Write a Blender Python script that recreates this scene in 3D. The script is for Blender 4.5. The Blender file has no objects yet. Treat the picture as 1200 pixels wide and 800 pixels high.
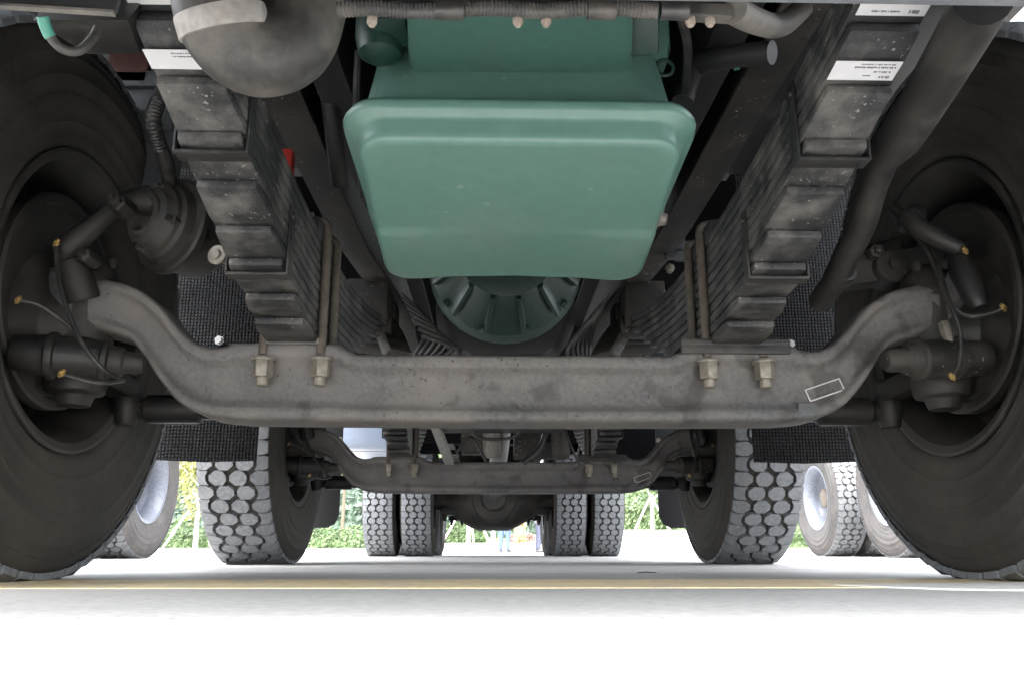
import bpy, bmesh, math, random
from mathutils import Vector, Matrix
random.seed(7)
R_ = math.radians
S = bpy.context.scene
COL = S.collection

# ------------------------------------------------------------------ camera
FPX, HCAM = 976.0, 0.052
TH = math.atan((644.5 - 400) / FPX)
PS = math.atan(24.5 / FPX * math.cos(TH))
cF = Vector((math.sin(PS) * math.cos(TH), math.cos(PS) * math.cos(TH), math.sin(TH)))
cR = Vector((math.cos(PS), -math.sin(PS), 0))
cU = cR.cross(cF)
CAM = Vector((0, 0, HCAM))
cam = bpy.data.cameras.new('camera')
camo = bpy.data.objects.new('camera', cam)
COL.objects.link(camo)
cam.sensor_width = 36.0
cam.lens = FPX / 1200 * 36
cam.clip_start, cam.clip_end = 0.02, 2000
m4 = Matrix((cR, cU, -cF)).transposed().to_4x4()
m4.translation = CAM
camo.matrix_world = m4
S.camera = camo

# ------------------------------------------------------------------ world, sun, exposure
SUN_EL, SUN_AZ = R_(58), R_(196)      # soft sun, high, behind the camera
W = bpy.data.worlds.new('World')
S.world = W
W.use_nodes = True
wn = W.node_tree
bg = wn.nodes['Background']
sky = wn.nodes.new('ShaderNodeTexSky')
sky.sky_type = 'NISHITA'
sky.sun_disc = False
sky.sun_elevation = SUN_EL
sky.sun_rotation = SUN_AZ
sky.dust_density = 3.0
hs = wn.nodes.new('ShaderNodeHueSaturation')      # thin overcast: a paler sky all round
hs.inputs['Saturation'].default_value = .2
wn.links.new(sky.outputs[0], hs.inputs['Color'])
wn.links.new(hs.outputs[0], bg.inputs[0])
bg.inputs[1].default_value = 0.15
sl = bpy.data.lights.new('sun', 'SUN')
sl.energy = .55
sl.angle = R_(40)
sl.color = (1, .96, .9)
so = bpy.data.objects.new('sun', sl)
COL.objects.link(so)
sd = Vector((math.sin(SUN_AZ) * math.cos(SUN_EL), math.cos(SUN_AZ) * math.cos(SUN_EL), math.sin(SUN_EL)))
so.rotation_euler = sd.to_track_quat('Z', 'Y').to_euler()
S.view_settings.view_transform = 'Standard'
S.view_settings.look = 'None'
S.view_settings.gamma = 1
S.view_settings.exposure = 3.65
try:
    S.cycles.max_bounces = 10
    S.cycles.diffuse_bounces = 6
except Exception:
    pass


def P(px, py, Y):
    """world point at distance Y that the photograph shows at (px, py)"""
    d = cF + (px - 600) / FPX * cR - (py - 400) / FPX * cU
    return CAM + d * (Y / d.y)


# ------------------------------------------------------------------ materials
def mat(name, col, rough=.6, metal=0, dust=None, amt=.5, scale=6, fine=90, bump=.15, speck=None, speckamt=.0, vary=.25, bumpd=.002, spec=.5, spots=None):
    m = bpy.data.materials.new(name)
    m.use_nodes = True
    t = m.node_tree
    N, L = t.nodes, t.links
    b = N['Principled BSDF']
    b.inputs['Roughness'].default_value = rough
    b.inputs['Metallic'].default_value = metal
    b.inputs['Specular IOR Level'].default_value = spec
    tc = N.new('ShaderNodeTexCoord')
    n1 = N.new('ShaderNodeTexNoise'); n1.inputs['Scale'].default_value = scale; n1.inputs['Detail'].default_value = 6
    n1.inputs['Roughness'].default_value = .65
    n2 = N.new('ShaderNodeTexNoise'); n2.inputs['Scale'].default_value = fine; n2.inputs['Detail'].default_value = 4
    L.new(tc.outputs['Object'], n1.inputs['Vector']); L.new(tc.outputs['Object'], n2.inputs['Vector'])
    def mixc(fac, a, c):
        x = N.new('ShaderNodeMix'); x.data_type = 'RGBA'
        L.new(fac, x.inputs[0])
        for s, v in ((6, a), (7, c)):
            if isinstance(v, tuple): x.inputs[s].default_value = v + (1,)
            else: L.new(v, x.inputs[s])
        return x.outputs[2]
    def ramp(src, a, c):
        r = N.new('ShaderNodeMapRange'); r.inputs[1].default_value = a; r.inputs[2].default_value = c
        L.new(src, r.inputs[0]); return r.outputs[0]
    dk = tuple(v * (1 - vary) for v in col); lt = tuple(min(1, v * (1 + vary)) for v in col)
    c = mixc(ramp(n2.outputs[0], .3, .7), dk, lt)
    if dust:
        f = ramp(n1.outputs[0], .62 - amt * .35, .80 - amt * .2)
        mu = N.new('ShaderNodeMath'); mu.operation = 'MULTIPLY'; mu.inputs[1].default_value = min(1, amt + .25)
        L.new(f, mu.inputs[0])
        c = mixc(mu.outputs[0], c, dust)
        rr = N.new('ShaderNodeMapRange'); rr.inputs[3].default_value = rough; rr.inputs[4].default_value = min(1, rough + .3)
        L.new(mu.outputs[0], rr.inputs[0]); L.new(rr.outputs[0], b.inputs['Roughness'])
    if speck:
        n3 = N.new('ShaderNodeTexNoise'); n3.inputs['Scale'].default_value = fine * 1.1; n3.inputs['Detail'].default_value = 2
        L.new(tc.outputs['Object'], n3.inputs['Vector'])
        n5 = N.new('ShaderNodeTexNoise'); n5.inputs['Scale'].default_value = scale * 1.7
        L.new(tc.outputs['Object'], n5.inputs['Vector'])
        ad = N.new('ShaderNodeMath'); ad.operation = 'MULTIPLY_ADD'; ad.inputs[1].default_value = .35
        L.new(n5.outputs[0], ad.inputs[0]); L.new(n3.outputs[0], ad.inputs[2])
        c = mixc(ramp(ad.outputs[0], .90 - speckamt, .95 - speckamt), c, speck)
    if spots:
        n4 = N.new('ShaderNodeTexNoise'); n4.inputs['Scale'].default_value = 17; n4.inputs['Detail'].default_value = 2.5; n4.inputs['Roughness'].default_value = .45
        L.new(tc.outputs['Object'], n4.inputs['Vector'])
        sx = N.new('ShaderNodeSeparateXYZ'); L.new(tc.outputs['Object'], sx.inputs[0])
        xn = N.new('ShaderNodeMath'); xn.operation = 'MULTIPLY_ADD'; xn.inputs[1].default_value = .16; xn.use_clamp = False
        cl = N.new('ShaderNodeClamp'); cl.inputs[1].default_value = -.3; cl.inputs[2].default_value = .55
        L.new(sx.outputs[0], cl.inputs[0]); L.new(cl.outputs[0], xn.inputs[0]); L.new(n4.outputs[0], xn.inputs[2])
        sf = N.new('ShaderNodeMath'); sf.operation = 'MULTIPLY'; sf.inputs[1].default_value = 1
        L.new(ramp(xn.outputs[0], .63, .71), sf.inputs[0])
        s2 = N.new('ShaderNodeMath'); s2.operation = 'MULTIPLY'; s2.inputs[1].default_value = .62
        L.new(sf.outputs[0], s2.inputs[0])
        c = mixc(s2.outputs[0], c, spots)
    L.new(c, b.inputs['Base Color'])
    if bump:
        bp = N.new('ShaderNodeBump'); bp.inputs['Strength'].default_value = bump; bp.inputs['Distance'].default_value = bumpd
        L.new(n2.outputs[0], bp.inputs['Height']); L.new(bp.outputs[0], b.inputs['Normal'])
    return m


M = {}
M['rubber'] = mat('tyre_rubber', (.028, .027, .0245), .75, dust=(.075, .066, .055), amt=.55, scale=5, fine=60, bump=.12, bumpd=.001)
M['tread'] = mat('tread_rubber', (.15, .16, .172), .7, dust=(.20, .205, .205), amt=.4, scale=12, fine=80, bump=.1, bumpd=.001)
M['paletyre'] = mat('dusty_tyre_rubber', (.085, .082, .084), .8, dust=(.16, .148, .142), amt=.6, scale=6, fine=60)
M['black'] = mat('black_paint', (.014, .014, .015), .55, dust=(.055, .05, .043), amt=.3, scale=7, fine=120, bump=.2)
M['frame'] = mat('dusty_frame_paint', (.016, .0155, .0145), .6, dust=(.075, .066, .055), amt=.55, scale=8, fine=110, bump=.3, speck=(.3, .28, .25), speckamt=.02)
M['axle'] = mat('dusty_axle_iron', (.10, .098, .098), .62, dust=(.205, .190, .175), amt=.62, scale=5, fine=130, bump=.35, speck=(.05, .048, .045), speckamt=.03, spots=(.05, .045, .042))
M['spring'] = mat('spring_steel', (.022, .023, .024), .55, dust=(.155, .147, .135), amt=.50, scale=15, fine=140, bump=.45, speck=(.22, .205, .185), speckamt=.035)
M['clip'] = mat('clip_steel', (.016, .016, .016), .5, dust=(.085, .078, .068), amt=.45, scale=14, fine=120, bump=.3)
M['green'] = mat('green_engine_paint', (.095, .190, .157), .36, dust=(.17, .21, .18), amt=.3, scale=4, fine=45, bump=.04, vary=.06, speck=(.17, .25, .21), speckamt=-.015)
M['dkgreen'] = mat('shade_dark_green_paint', (.007, .031, .023), .45, dust=(.014, .030, .023), amt=.3, scale=8, fine=70, bump=.1, vary=.15)  # engine green taken darker, deep shade put into the colour
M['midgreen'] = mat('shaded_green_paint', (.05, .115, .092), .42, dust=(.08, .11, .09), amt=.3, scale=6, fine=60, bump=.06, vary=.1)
M['mint'] = mat('mint_plastic', (.04, .22, .165), .4, vary=.05, bump=0)
M['hose'] = mat('grey_rubber_hose', (.036, .035, .033), .5, dust=(.15, .135, .115), amt=.55, scale=11, fine=70, bump=.2)
M['pipe'] = mat('dark_rubber_pipe', (.017, .0165, .016), .42, dust=(.075, .067, .056), amt=.4, scale=8, fine=90, bump=.2)
M['alu'] = mat('dull_aluminium', (.17, .16, .145), .5, metal=.2, dust=(.17, .15, .13), amt=.4, scale=20, bump=.1)
M['band'] = mat('pale_clamp_band', (.30, .285, .265), .5, dust=(.22, .2, .17), amt=.4, scale=20, bump=.1)
M['shadeblack'] = mat('shade_black', (.004, .004, .0045), .8, bump=0, spec=0)  # near-black that puts deep shade into the colour of parts under the body
M['nut'] = mat('zinc_nut', (.26, .24, .20), .45, metal=.4, dust=(.19, .17, .14), amt=.4, scale=40, bump=.1)
M['rust'] = mat('rusty_rod', (.085, .070, .055), .7, dust=(.13, .115, .095), amt=.5, scale=30, bump=.2)
M['brass'] = mat('brass_fitting', (.55, .38, .15), .4, metal=.7, dust=(.3, .22, .12), amt=.3, scale=60, bump=.05)
M['flap'] = mat('woven_rubber_flap', (.005, .0055, .0065), .55, dust=(.012, .012, .014), amt=.4, scale=9, fine=150, bump=1.0, bumpd=.006, speck=(.10, .115, .135), speckamt=.06, spec=.2)
def woven(m):
    t = m.node_tree; N, L = t.nodes, t.links; b = N['Principled BSDF']
    tc = N.new('ShaderNodeTexCoord'); ws = []
    for ax in ('X', 'Z'):
        w = N.new('ShaderNodeTexWave'); w.bands_direction = ax; w.inputs['Scale'].default_value = 34; w.inputs['Distortion'].default_value = 1.2; w.inputs['Detail Scale'].default_value = 3
        L.new(tc.outputs['Object'], w.inputs['Vector']); ws.append(w)
    mu = N.new('ShaderNodeMath'); mu.operation = 'MULTIPLY'; L.new(ws[0].outputs['Fac'], mu.inputs[0]); L.new(ws[1].outputs['Fac'], mu.inputs[1])
    nz = N.new('ShaderNodeTexNoise'); nz.inputs['Scale'].default_value = 26; nz.inputs['Detail'].default_value = 5; L.new(tc.outputs['Object'], nz.inputs['Vector'])
    m2 = N.new('ShaderNodeMath'); m2.operation = 'MULTIPLY'; L.new(mu.outputs[0], m2.inputs[0]); L.new(nz.outputs[0], m2.inputs[1])
    r = N.new('ShaderNodeMapRange'); r.inputs[1].default_value = .40; r.inputs[2].default_value = .58; L.new(m2.outputs[0], r.inputs[0])
    x = N.new('ShaderNodeMix'); x.data_type = 'RGBA'; L.new(r.outputs[0], x.inputs[0]); x.inputs[6].default_value = (.004, .0045, .0055, 1); x.inputs[7].default_value = (.06, .07, .085, 1)
    L.new(x.outputs[2], b.inputs['Base Color'])
    bp = N.new('ShaderNodeBump'); bp.inputs['Strength'].default_value = .9; bp.inputs['Distance'].default_value = .004
    L.new(mu.outputs[0], bp.inputs['Height']); L.new(bp.outputs[0], b.inputs['Normal'])
woven(M['flap'])
M['plainflap'] = mat('rubber_flap', (.014, .0145, .016), .6, bump=.1)
M['label'] = mat('white_label', (.55, .55, .56), .55, vary=.03, bump=0)
M['ink'] = mat('label_ink', (.12, .12, .13), .6, bump=0)
M['red'] = mat('red_paint', (.28, .015, .01), .5, vary=.1, bump=0)
M['maroon'] = mat('dull_red_plate', (.085, .035, .03), .7, dust=(.12, .06, .05), amt=.4)
M['greybox'] = mat('blue_grey_steel', (.075, .082, .09), .55, dust=(.12, .115, .105), amt=.3, scale=8, bump=.15)
M['ltgrey'] = mat('light_grey_paint', (.20, .20, .19), .5, dust=(.3, .27, .23), amt=.4)
M['wire'] = mat('black_cable', (.02, .02, .02), .4, dust=(.1, .09, .075), amt=.4, scale=30, bump=0)
M['rimw'] = mat('pale_blue_rim_paint', (.22, .245, .30), .4, dust=(.20, .185, .17), amt=.3, scale=10, bump=.05)
M['rimd'] = mat('dark_rim_paint', (.010, .010, .010), .5, dust=(.042, .038, .033), amt=.45, scale=6, fine=70, bump=.2)
M['hub'] = mat('hub_cast_iron', (.20, .17, .14), .6, dust=(.28, .23, .18), amt=.5, scale=14)
M['cabw'] = mat('pale_cab_paint', (.60, .63, .68), .35, vary=.04, bump=0)
M['cabb'] = mat('pale_blue_cab_paint', (.32, .42, .58), .35, vary=.04, bump=0)
M['glass'] = mat('window_glass', (.10, .16, .26), .08, vary=.05, bump=0)
M['body'] = mat('tipper_body_paint', (.14, .15, .16), .5, dust=(.2, .18, .16), amt=.3, scale=3)
M['lamp'] = mat('lamp_lens', (.6, .6, .58), .15, bump=0)
M['orange'] = mat('orange_lens', (.55, .14, .03), .3, bump=0)


def concrete():
    m = mat('concrete', (.475, .465, .45), .6, dust=(.40, .39, .375), amt=.5, scale=2.2, fine=70, bump=.3, vary=.16, speck=(.22, .215, .21), speckamt=.02, bumpd=.003)
    return m
M['concrete'] = concrete()
M['tank'] = mat('pale_blue_tank_paint', (.22, .26, .34), .35, dust=(.2, .2, .2), amt=.25, scale=5, vary=.05, bump=0)
M['yellow'] = mat('worn_yellow_line', (.82, .66, .40), .7, dust=(.60, .55, .46), amt=.45, scale=9, fine=60, vary=.15)
M['white'] = mat('worn_white_line', (.72, .72, .70), .7, dust=(.5, .49, .47), amt=.3, scale=12, fine=60, vary=.06)
M['kerb'] = mat('kerb_stone', (.50, .49, .47), .8, scale=3)
M['grass'] = mat('verge_grass', (.085, .14, .04), .9, dust=(.13, .17, .05), amt=.5, scale=1.5, fine=30, vary=.4)
M['lime'] = mat('whitewashed_bark', (.72, .70, .66), .8, scale=8, vary=.08)
M['bark'] = mat('bark', (.16, .13, .10), .9, scale=8)
M['stake'] = mat('pale_timber_pole', (.62, .58, .50), .7, scale=8)
for nm, c in (('leafa', (.13, .185, .085)), ('leafb', (.11, .155, .12)), ('leafc', (.21, .215, .07)), ('flow', (.42, .27, .24)), ('yel', (.50, .41, .20))):
    M[nm] = mat('foliage_' + nm, c, .6, fine=4, vary=.45, bump=0)
M['skin'] = mat('skin', (.45, .27, .19), .55, vary=.04, bump=0)
M['hair'] = mat('hair', (.015, .013, .012), .5, bump=0)
M['jean'] = mat('blue_denim', (.05, .08, .19), .8, fine=200, vary=.15, bump=0)
M['slate'] = mat('slate_cloth', (.04, .045, .07), .8, fine=200, vary=.15, bump=0)
M['shirtb'] = mat('pale_blue_cotton', (.18, .24, .42), .8, vary=.08, bump=0)
M['shirtw'] = mat('white_cotton', (.65, .65, .66), .8, vary=.05, bump=0)
M['shoe'] = mat('dark_shoe', (.04, .04, .045), .5, bump=0)


# ------------------------------------------------------------------ mesh builder
class MB:
    def __init__(s):
        s.v, s.f, s.mi = [], [], []

    def add(s, vs, fs, k=0):
        o = len(s.v)
        s.v += [Vector(v) for v in vs]
        s.f += [[i + o for i in f] for f in fs]
        s.mi += [k] * len(fs)
        return s

    def box(s, c, d, rot=None, k=0, taper=None):
        c = Vector(c); x, y, z = d[0] / 2, d[1] / 2, d[2] / 2
        vs = []
        for sz in (-1, 1):
            tx, ty = (taper if (taper and sz > 0) else (1, 1))
            for sx, sy in ((-1, -1), (1, -1), (1, 1), (-1, 1)):
                p = Vector((sx * x * tx, sy * y * ty, sz * z))
                vs.append(c + (rot @ p if rot else p))
        return s.add(vs, [[3, 2, 1, 0], [4, 5, 6, 7], [0, 1, 5, 4], [1, 2, 6, 5], [2, 3, 7, 6], [3, 0, 4, 7]], k)

    def bar(s, a, b, w, h, k=0, up=(0, 0, 1)):
        """rectangular bar from a to b; w sideways, h along up"""
        a, b = Vector(a), Vector(b); d = (b - a).normalized()
        sx = d.cross(Vector(up)).normalized(); uz = sx.cross(d)
        rot = Matrix((sx, d, uz)).transposed()
        return s.box((a + b) / 2, (w, (b - a).length, h), rot, k)

    def tube(s, pts, r, n=12, k=0, cap=True):
        pts = [Vector(p) for p in pts]
        rs = r if isinstance(r, (list, tuple)) else [r] * len(pts)
        T = []
        for i in range(len(pts)):
            a = pts[max(0, i - 1)]; b = pts[min(len(pts) - 1, i + 1)]
            T.append((b - a).normalized() if (b - a).length > 1e-9 else Vector((0, 0, 1)))
        nrm = T[0].orthogonal().normalized()
        vs, fs = [], []
        for i, p in enumerate(pts):
            nrm = (nrm - T[i] * nrm.dot(T[i])).normalized()
            bn = T[i].cross(nrm)
            for j in range(n):
                a = 2 * math.pi * j / n
                vs.append(p + (nrm * math.cos(a) + bn * math.sin(a)) * rs[i])
        for i in range(len(pts) - 1):
            for j in range(n):
                q = (j + 1) % n
                fs.append([i * n + j, i * n + q, (i + 1) * n + q, (i + 1) * n + j])
        if cap:
            fs.append(list(range(n))[::-1]); fs.append([(len(pts) - 1) * n + j for j in range(n)])
        return s.add(vs, fs, k)

    def lathe(s, o, d, prof, n=32, k=0, close=False):
        """prof: list of (distance along d, radius)"""
        o = Vector(o); d = Vector(d).normalized()
        a = d.orthogonal().normalized(); b = d.cross(a)
        vs, fs = [], []
        for (t, r) in prof:
            for j in range(n):
                w = 2 * math.pi * j / n
                vs.append(o + d * t + (a * math.cos(w) + b * math.sin(w)) * r)
        m = len(prof)
        for i in range(m if close else m - 1):
            i2 = (i + 1) % m
            for j in range(n):
                q = (j + 1) % n
                fs.append([i * n + j, i * n + q, i2 * n + q, i2 * n + j])
        if not close:
            if prof[0][1] > 1e-6: fs.append(list(range(n))[::-1])
            if prof[-1][1] > 1e-6: fs.append([(m - 1) * n + j for j in range(n)])
        return s.add(vs, fs, k)

    def prism(s, poly, off, k=0):
        """poly: list of 3d points, extruded by vector off"""
        off = Vector(off); n = len(poly)
        vs = [Vector(p) for p in poly] + [Vector(p) + off for p in poly]
        fs = [list(range(n))[::-1], list(range(n, 2 * n))] + [[i, (i + 1) % n, n + (i + 1) % n, n + i] for i in range(n)]
        return s.add(vs, fs, k)

    def mesh(s, name, mats, bevel=0, seg=2, angle=40, off=Vector((0, 0, 0))):
        me = bpy.data.meshes.new(name)
        me.from_pydata([v - off for v in s.v], [], s.f)
        mats = mats if isinstance(mats, (list, tuple)) else [mats]
        for m in mats: me.materials.append(m)
        if len(mats) > 1: me.polygons.foreach_set('material_index', s.mi)
        bm = bmesh.new(); bm.from_mesh(me)
        bmesh.ops.remove_doubles(bm, verts=bm.verts, dist=1e-5)
        bmesh.ops.recalc_face_normals(bm, faces=bm.faces)
        if bevel:
            ed = [e for e in bm.edges if len(e.link_faces) == 2 and e.calc_face_angle(0) > R_(35)]
            bmesh.ops.bevel(bm, geom=ed, offset=bevel, segments=seg, affect='EDGES', profile=.6, clamp_overlap=True)
        bm.to_mesh(me); bm.free()
        me.polygons.foreach_set('use_smooth', [True] * len(me.polygons))
        me.set_sharp_from_angle(angle=R_(angle))
        return me

    def build(s, name, mats, parent=None, bevel=0, seg=2, angle=40, off=None):
        """verts in the parent's frame; off: the new object's own origin"""
        o_ = Vector(off) if off is not None else Vector((0, 0, 0))
        ob = bpy.data.objects.new(name, s.mesh(name, mats, bevel, seg, angle, o_))
        ob.location = o_
        COL.objects.link(ob)
        if parent: ob.parent = parent
        return ob


def tag(o, label=None, cat=None, group=None, kind=None):
    if label: o['label'] = label
    if cat: o['category'] = cat
    if group: o['group'] = group
    if kind: o['kind'] = kind
    return o


def empty(name, loc=(0, 0, 0), rz=0):
    o = bpy.data.objects.new(name, None)
    o.location = loc; o.rotation_euler = (0, 0, rz); o.empty_display_size = .2
    COL.objects.link(o)
    return o


def inst(name, me, parent, loc=(0, 0, 0), rz=0):
    o = bpy.data.objects.new(name, me); o.location = loc; o.rotation_euler = (0, 0, rz)
    COL.objects.link(o); o.parent = parent
    return o


def kids(o): return [c for c in bpy.data.objects if c.parent == o]


def copy_tree(o, parent=None):
    c = o.copy(); COL.objects.link(c)
    if parent is not None: c.parent = parent
    for ch in kids(o): copy_tree(ch, c)
    return c


def smooth_path(pts, n=6):
    pts = [Vector(p) for p in pts]; out = []
    for i in range(len(pts) - 1):
        p0 = pts[max(i - 1, 0)]; p1 = pts[i]; p2 = pts[i + 1]; p3 = pts[min(i + 2, len(pts) - 1)]
        for j in range(n):
            t = j / n
            out.append(.5 * ((2 * p1) + (p2 - p0) * t + (2 * p0 - 5 * p1 + 4 * p2 - p3) * t * t + (3 * p1 - p0 - 3 * p2 + p3) * t ** 3))
    return out + [pts[-1]]


# ------------------------------------------------------------------ ground and setting
g = MB().add([(-300, -60, 0), (300, -60, 0), (300, 27.5, 0), (-300, 27.5, 0)], [[0, 1, 2, 3]])
tag(g.build('concrete_yard', M['concrete']), 'pale concrete yard the trucks are parked on', kind='structure')
g = MB().add([(-300, 27.5, 0), (300, 27.5, 0), (300, 60, 1.2), (300, 400, 14), (-300, 400, 14), (-300, 60, 1.2)], [[0, 1, 2, 5], [5, 2, 3, 4]])
tag(g.build('grass_verge', M['grass']), 'green grass verge behind the yard', kind='structure')
g = MB().box((0, 27.45, .06), (300, .22, .12))
tag(g.build('kerb', M['kerb'], bevel=.02), 'pale kerb at the back of the yard', kind='structure')
g = MB().prism([(-12, 1.20, -.02), (12, 1.26, -.02), (12, 1.62, -.02), (-12, 1.56, -.02)], (0, 0, .021))
tag(g.build('yellow_line', M['yellow']), 'worn yellow line painted across the concrete', kind='structure')
g = MB().prism([(.52, 1.30, -.02), (.62, 1.16, -.02), (.80, 1.10, -.02), (.95, 1.16, -.02), (1.6, 1.22, -.02), (1.6, 1.40, -.02), (.8, 1.38, -.02)], (0, 0, .0222))
tag(g.build('white_paint_patch', M['white']), 'patch of white paint crossing the yellow line by the right tyre', kind='structure')
g = MB()
for y in (2.35, 6.6, 11.0, 16.0, 21.0):
    g.add([(-60, y, .0006), (60, y, .0006), (60, y + .012, .0006), (-60, y + .012, .0006)], [[0, 1, 2, 3]])
tag(g.build('slab_joint', M['rubber']), 'dark joints between the concrete slabs', kind='structure')

# ------------------------------------------------------------------ wheel meshes (axis along X, +X outboard)
RT, ZW = .528, .513
NR = 60


def tyre_mesh(mats, name='tyre'):
    b = MB()
    half = [(0, .512), (.06, .5115), (.105, .510), (.114, .507), (.127, .492), (.134, .478), (.1345, .4765), (.133, .475), (.1395, .456), (.141, .455), (.1405, .4535), (.147, .42), (.1485, .418), (.1475, .416), (.1475, .40), (.146, .398), (.1455, .385), (.147, .384), (.1465, .382), (.144, .36), (.1425, .358), (.140, .335), (.138, .333), (.135, .314), (.134, .302), (.132, .298), (.127, .292), (.110, .28)]
    prof = [(-x, r) for x, r in half[::-1]] + half[1:]
    b.lathe((0, 0, 0), (1, 0, 0), prof + [(.06, .262), (-.06, .262)], 72, 0, close=True)
    def rx(x): return RT - .22 * x * x
    def block(poly, a0, base, k=1):
        n = len(poly); vs = []
        for (r0) in (None, base):
            for x, t in poly:
                r = rx(x) - (max(0, abs(x) - .112) * .9) if r0 is None else r0
                ang = a0 + t / RT
                vs.append((x, r * math.sin(ang), r * math.cos(ang)))
        b.add(vs, [list(range(n))] + [[i, (i + 1) % n, n + (i + 1) % n, n + i] for i in range(n)], k)
    w, h1, H = .0302, .0095, .0259
    for i in range(NR):
        a0 = 2 * math.pi * i / NR
        of = .0125 if i % 2 else -.0125
        for c in (-.036, .036):
            k = c + of; d = w * .50; e = of * .25
            block([(k - w, -h1), (k - d - e, -H), (k + d - e, -H), (k + w, -h1), (k + w, h1), (k + d - e, H), (k - d - e, H), (k - w, h1)], a0, .510)
        for q in (-1, 1):
            xi = .0785 + of * q; xm = .0845 - of * q * .2
            block([(q * xi, -h1), (q * xm, -H), (q * .113, -H), (q * .126, -.0215), (q * .126, .0215), (q * .113, H), (q * xm, H), (q * xi, h1)], a0, .500)
    # contact patch pressed flat
    for v in b.v:
        if v.z < -(ZW - .001): v.z = -(ZW - .001) + (v.z + ZW) * .02
    return b.mesh(name, mats, angle=38)


TY_DARK = tyre_mesh([M['rubber'], M['tread']])
TY_PALE = tyre_mesh([M['paletyre'], M['tread']], 'dusty_tyre')


def rim_mesh(m, deep, name='rim'):
    b = MB()
    prof = [(-.126, .268), (-.132, .282), (-.131, .288), (-.126, .289), (-.118, .280), (-.108, .266), (-.06, .252), (0, .247), (.07, .252), (.108, .266), (.118, .280), (.126, .289), (.131, .288), (.132, .282), (.126, .268)]
    b.lathe((0, 0, 0), (1, 0, 0), prof + [(.104, .257), (.06, .243), (-.06, .243), (-.104, .257)], 64, close=True)
    if deep: d = [(.02, .245), (-.01, .235), (-.055, .20), (-.06, .14), (-.06, .10)]
    else: d = [(.02, .245), (.055, .225), (.09, .185), (.105, .15), (.10, .12), (.10, .08)]
    b.lathe((0, 0, 0), (1, 0, 0), d + [(t - .012, r) for t, r in d[::-1]], 64, close=True)
    return b.mesh(name, m, angle=30)


M['rimdust'] = mat('dusty_dark_rim', (.018, .0175, .0165), .5, dust=(.066, .060, .052), amt=.6, scale=6, fine=70, bump=.2)
RIM_D, RIM_F, RIM_R = rim_mesh(M['rimdust'], False, 'rim'), rim_mesh(M['rimw'], False, 'pale_rim'), rim_mesh(M['rimw'], True, 'deep_rim')
RIM_RD = rim_mesh(M['rimd'], True, 'dark_deep_rim')


def drum_mesh():
    b = MB()
    b.lathe((0, 0, 0), (1, 0, 0), [(.06, .10), (.05, .17), (.02, .195), (-.070, .200), (-.075, .207), (-.092, .207), (-.096, .202), (-.096, .188), (-.080, .184), (-.075, .10), (-.075, .06)], 56)
    return b.mesh('brake_drum', M['rimdust'], angle=35)


def hub_mesh(deep):
    b = MB()
    x = -.06 if deep else .10
    L = .11 if deep else .06
    b.lathe((0, 0, 0), (1, 0, 0), [(x - .02, .12), (x + .012, .12), (x + .014, .098), (x + L * .6, .092), (x + L, .08), (x + L + .01, .05), (x + L + .012, 0)], 32)
    for i in range(10):
        a = 2 * math.pi * i / 10
        p = Vector((x, .14 * math.cos(a), .14 * math.sin(a)))
        b.lathe(p, (1, 0, 0), [(-.01, .016), (.018, .016), (.02, .009), (.045, .009)], 6)
    if deep:
        for i in range(8):
            a = 2 * math.pi * (i + .5) / 8
            b.lathe((x + L * .6, .078 * math.cos(a), .078 * math.sin(a)), (1, 0, 0), [(0, .009), (L * .4 + .008, .009)], 6)
    return b.mesh('hub', M['hub'], bevel=.002, angle=35)


DRUM, HUB_F, HUB_R = drum_mesh(), hub_mesh(False), hub_mesh(True)


def wheel(parent, x, y, side, kind, pale):
    """side -1 left, +1 right; kind front / rear_outer / rear_inner"""
    e = empty('wheel'); e.parent = parent
    e.location = (x, y, ZW); e.rotation_euler = (0, 0, 0 if side > 0 else math.pi)
    inst('tyre', TY_PALE if pale else TY_DARK, e)
    if kind == 'front':
        inst('rim', RIM_F if pale else RIM_D, e)
        inst('brake_drum', DRUM, e)
        inst('hub', HUB_F, e)
    elif kind == 'rear_outer':
        inst('rim', RIM_R if pale else RIM_RD, e); inst('hub', HUB_R, e)
    else:
        inst('rim', RIM_RD, e, rz=math.pi); inst('brake_drum', DRUM, e)
    return e


# ------------------------------------------------------------------ the truck above the camera
CX, Y1, DY2, YR1, YR2 = .042, 1.55, 1.92, 6.30, 7.68       # axle distances behind axle one
ROOT = Vector((CX, Y1, 0))
truck = empty('truck', ROOT)
tag(truck, 'heavy tipper truck seen from underneath with green oil pan and dusty front axles', 'truck', 'trucks parked in the yard')


def Q(px, py, Y): return P(px, py, Y) - ROOT       # photograph point in the truck's own frame


# wheels
for s in (-1, 1):
    for dy in (0, DY2): wheel(truck, s * .96, dy, s, 'front', False)
    for yr in (YR1, YR2):
        wheel(truck, s * 1.005 - .02, yr, s, 'rear_outer', False)
        wheel(truck, s * .675 - .02, yr, s, 'rear_inner', False)

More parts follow.
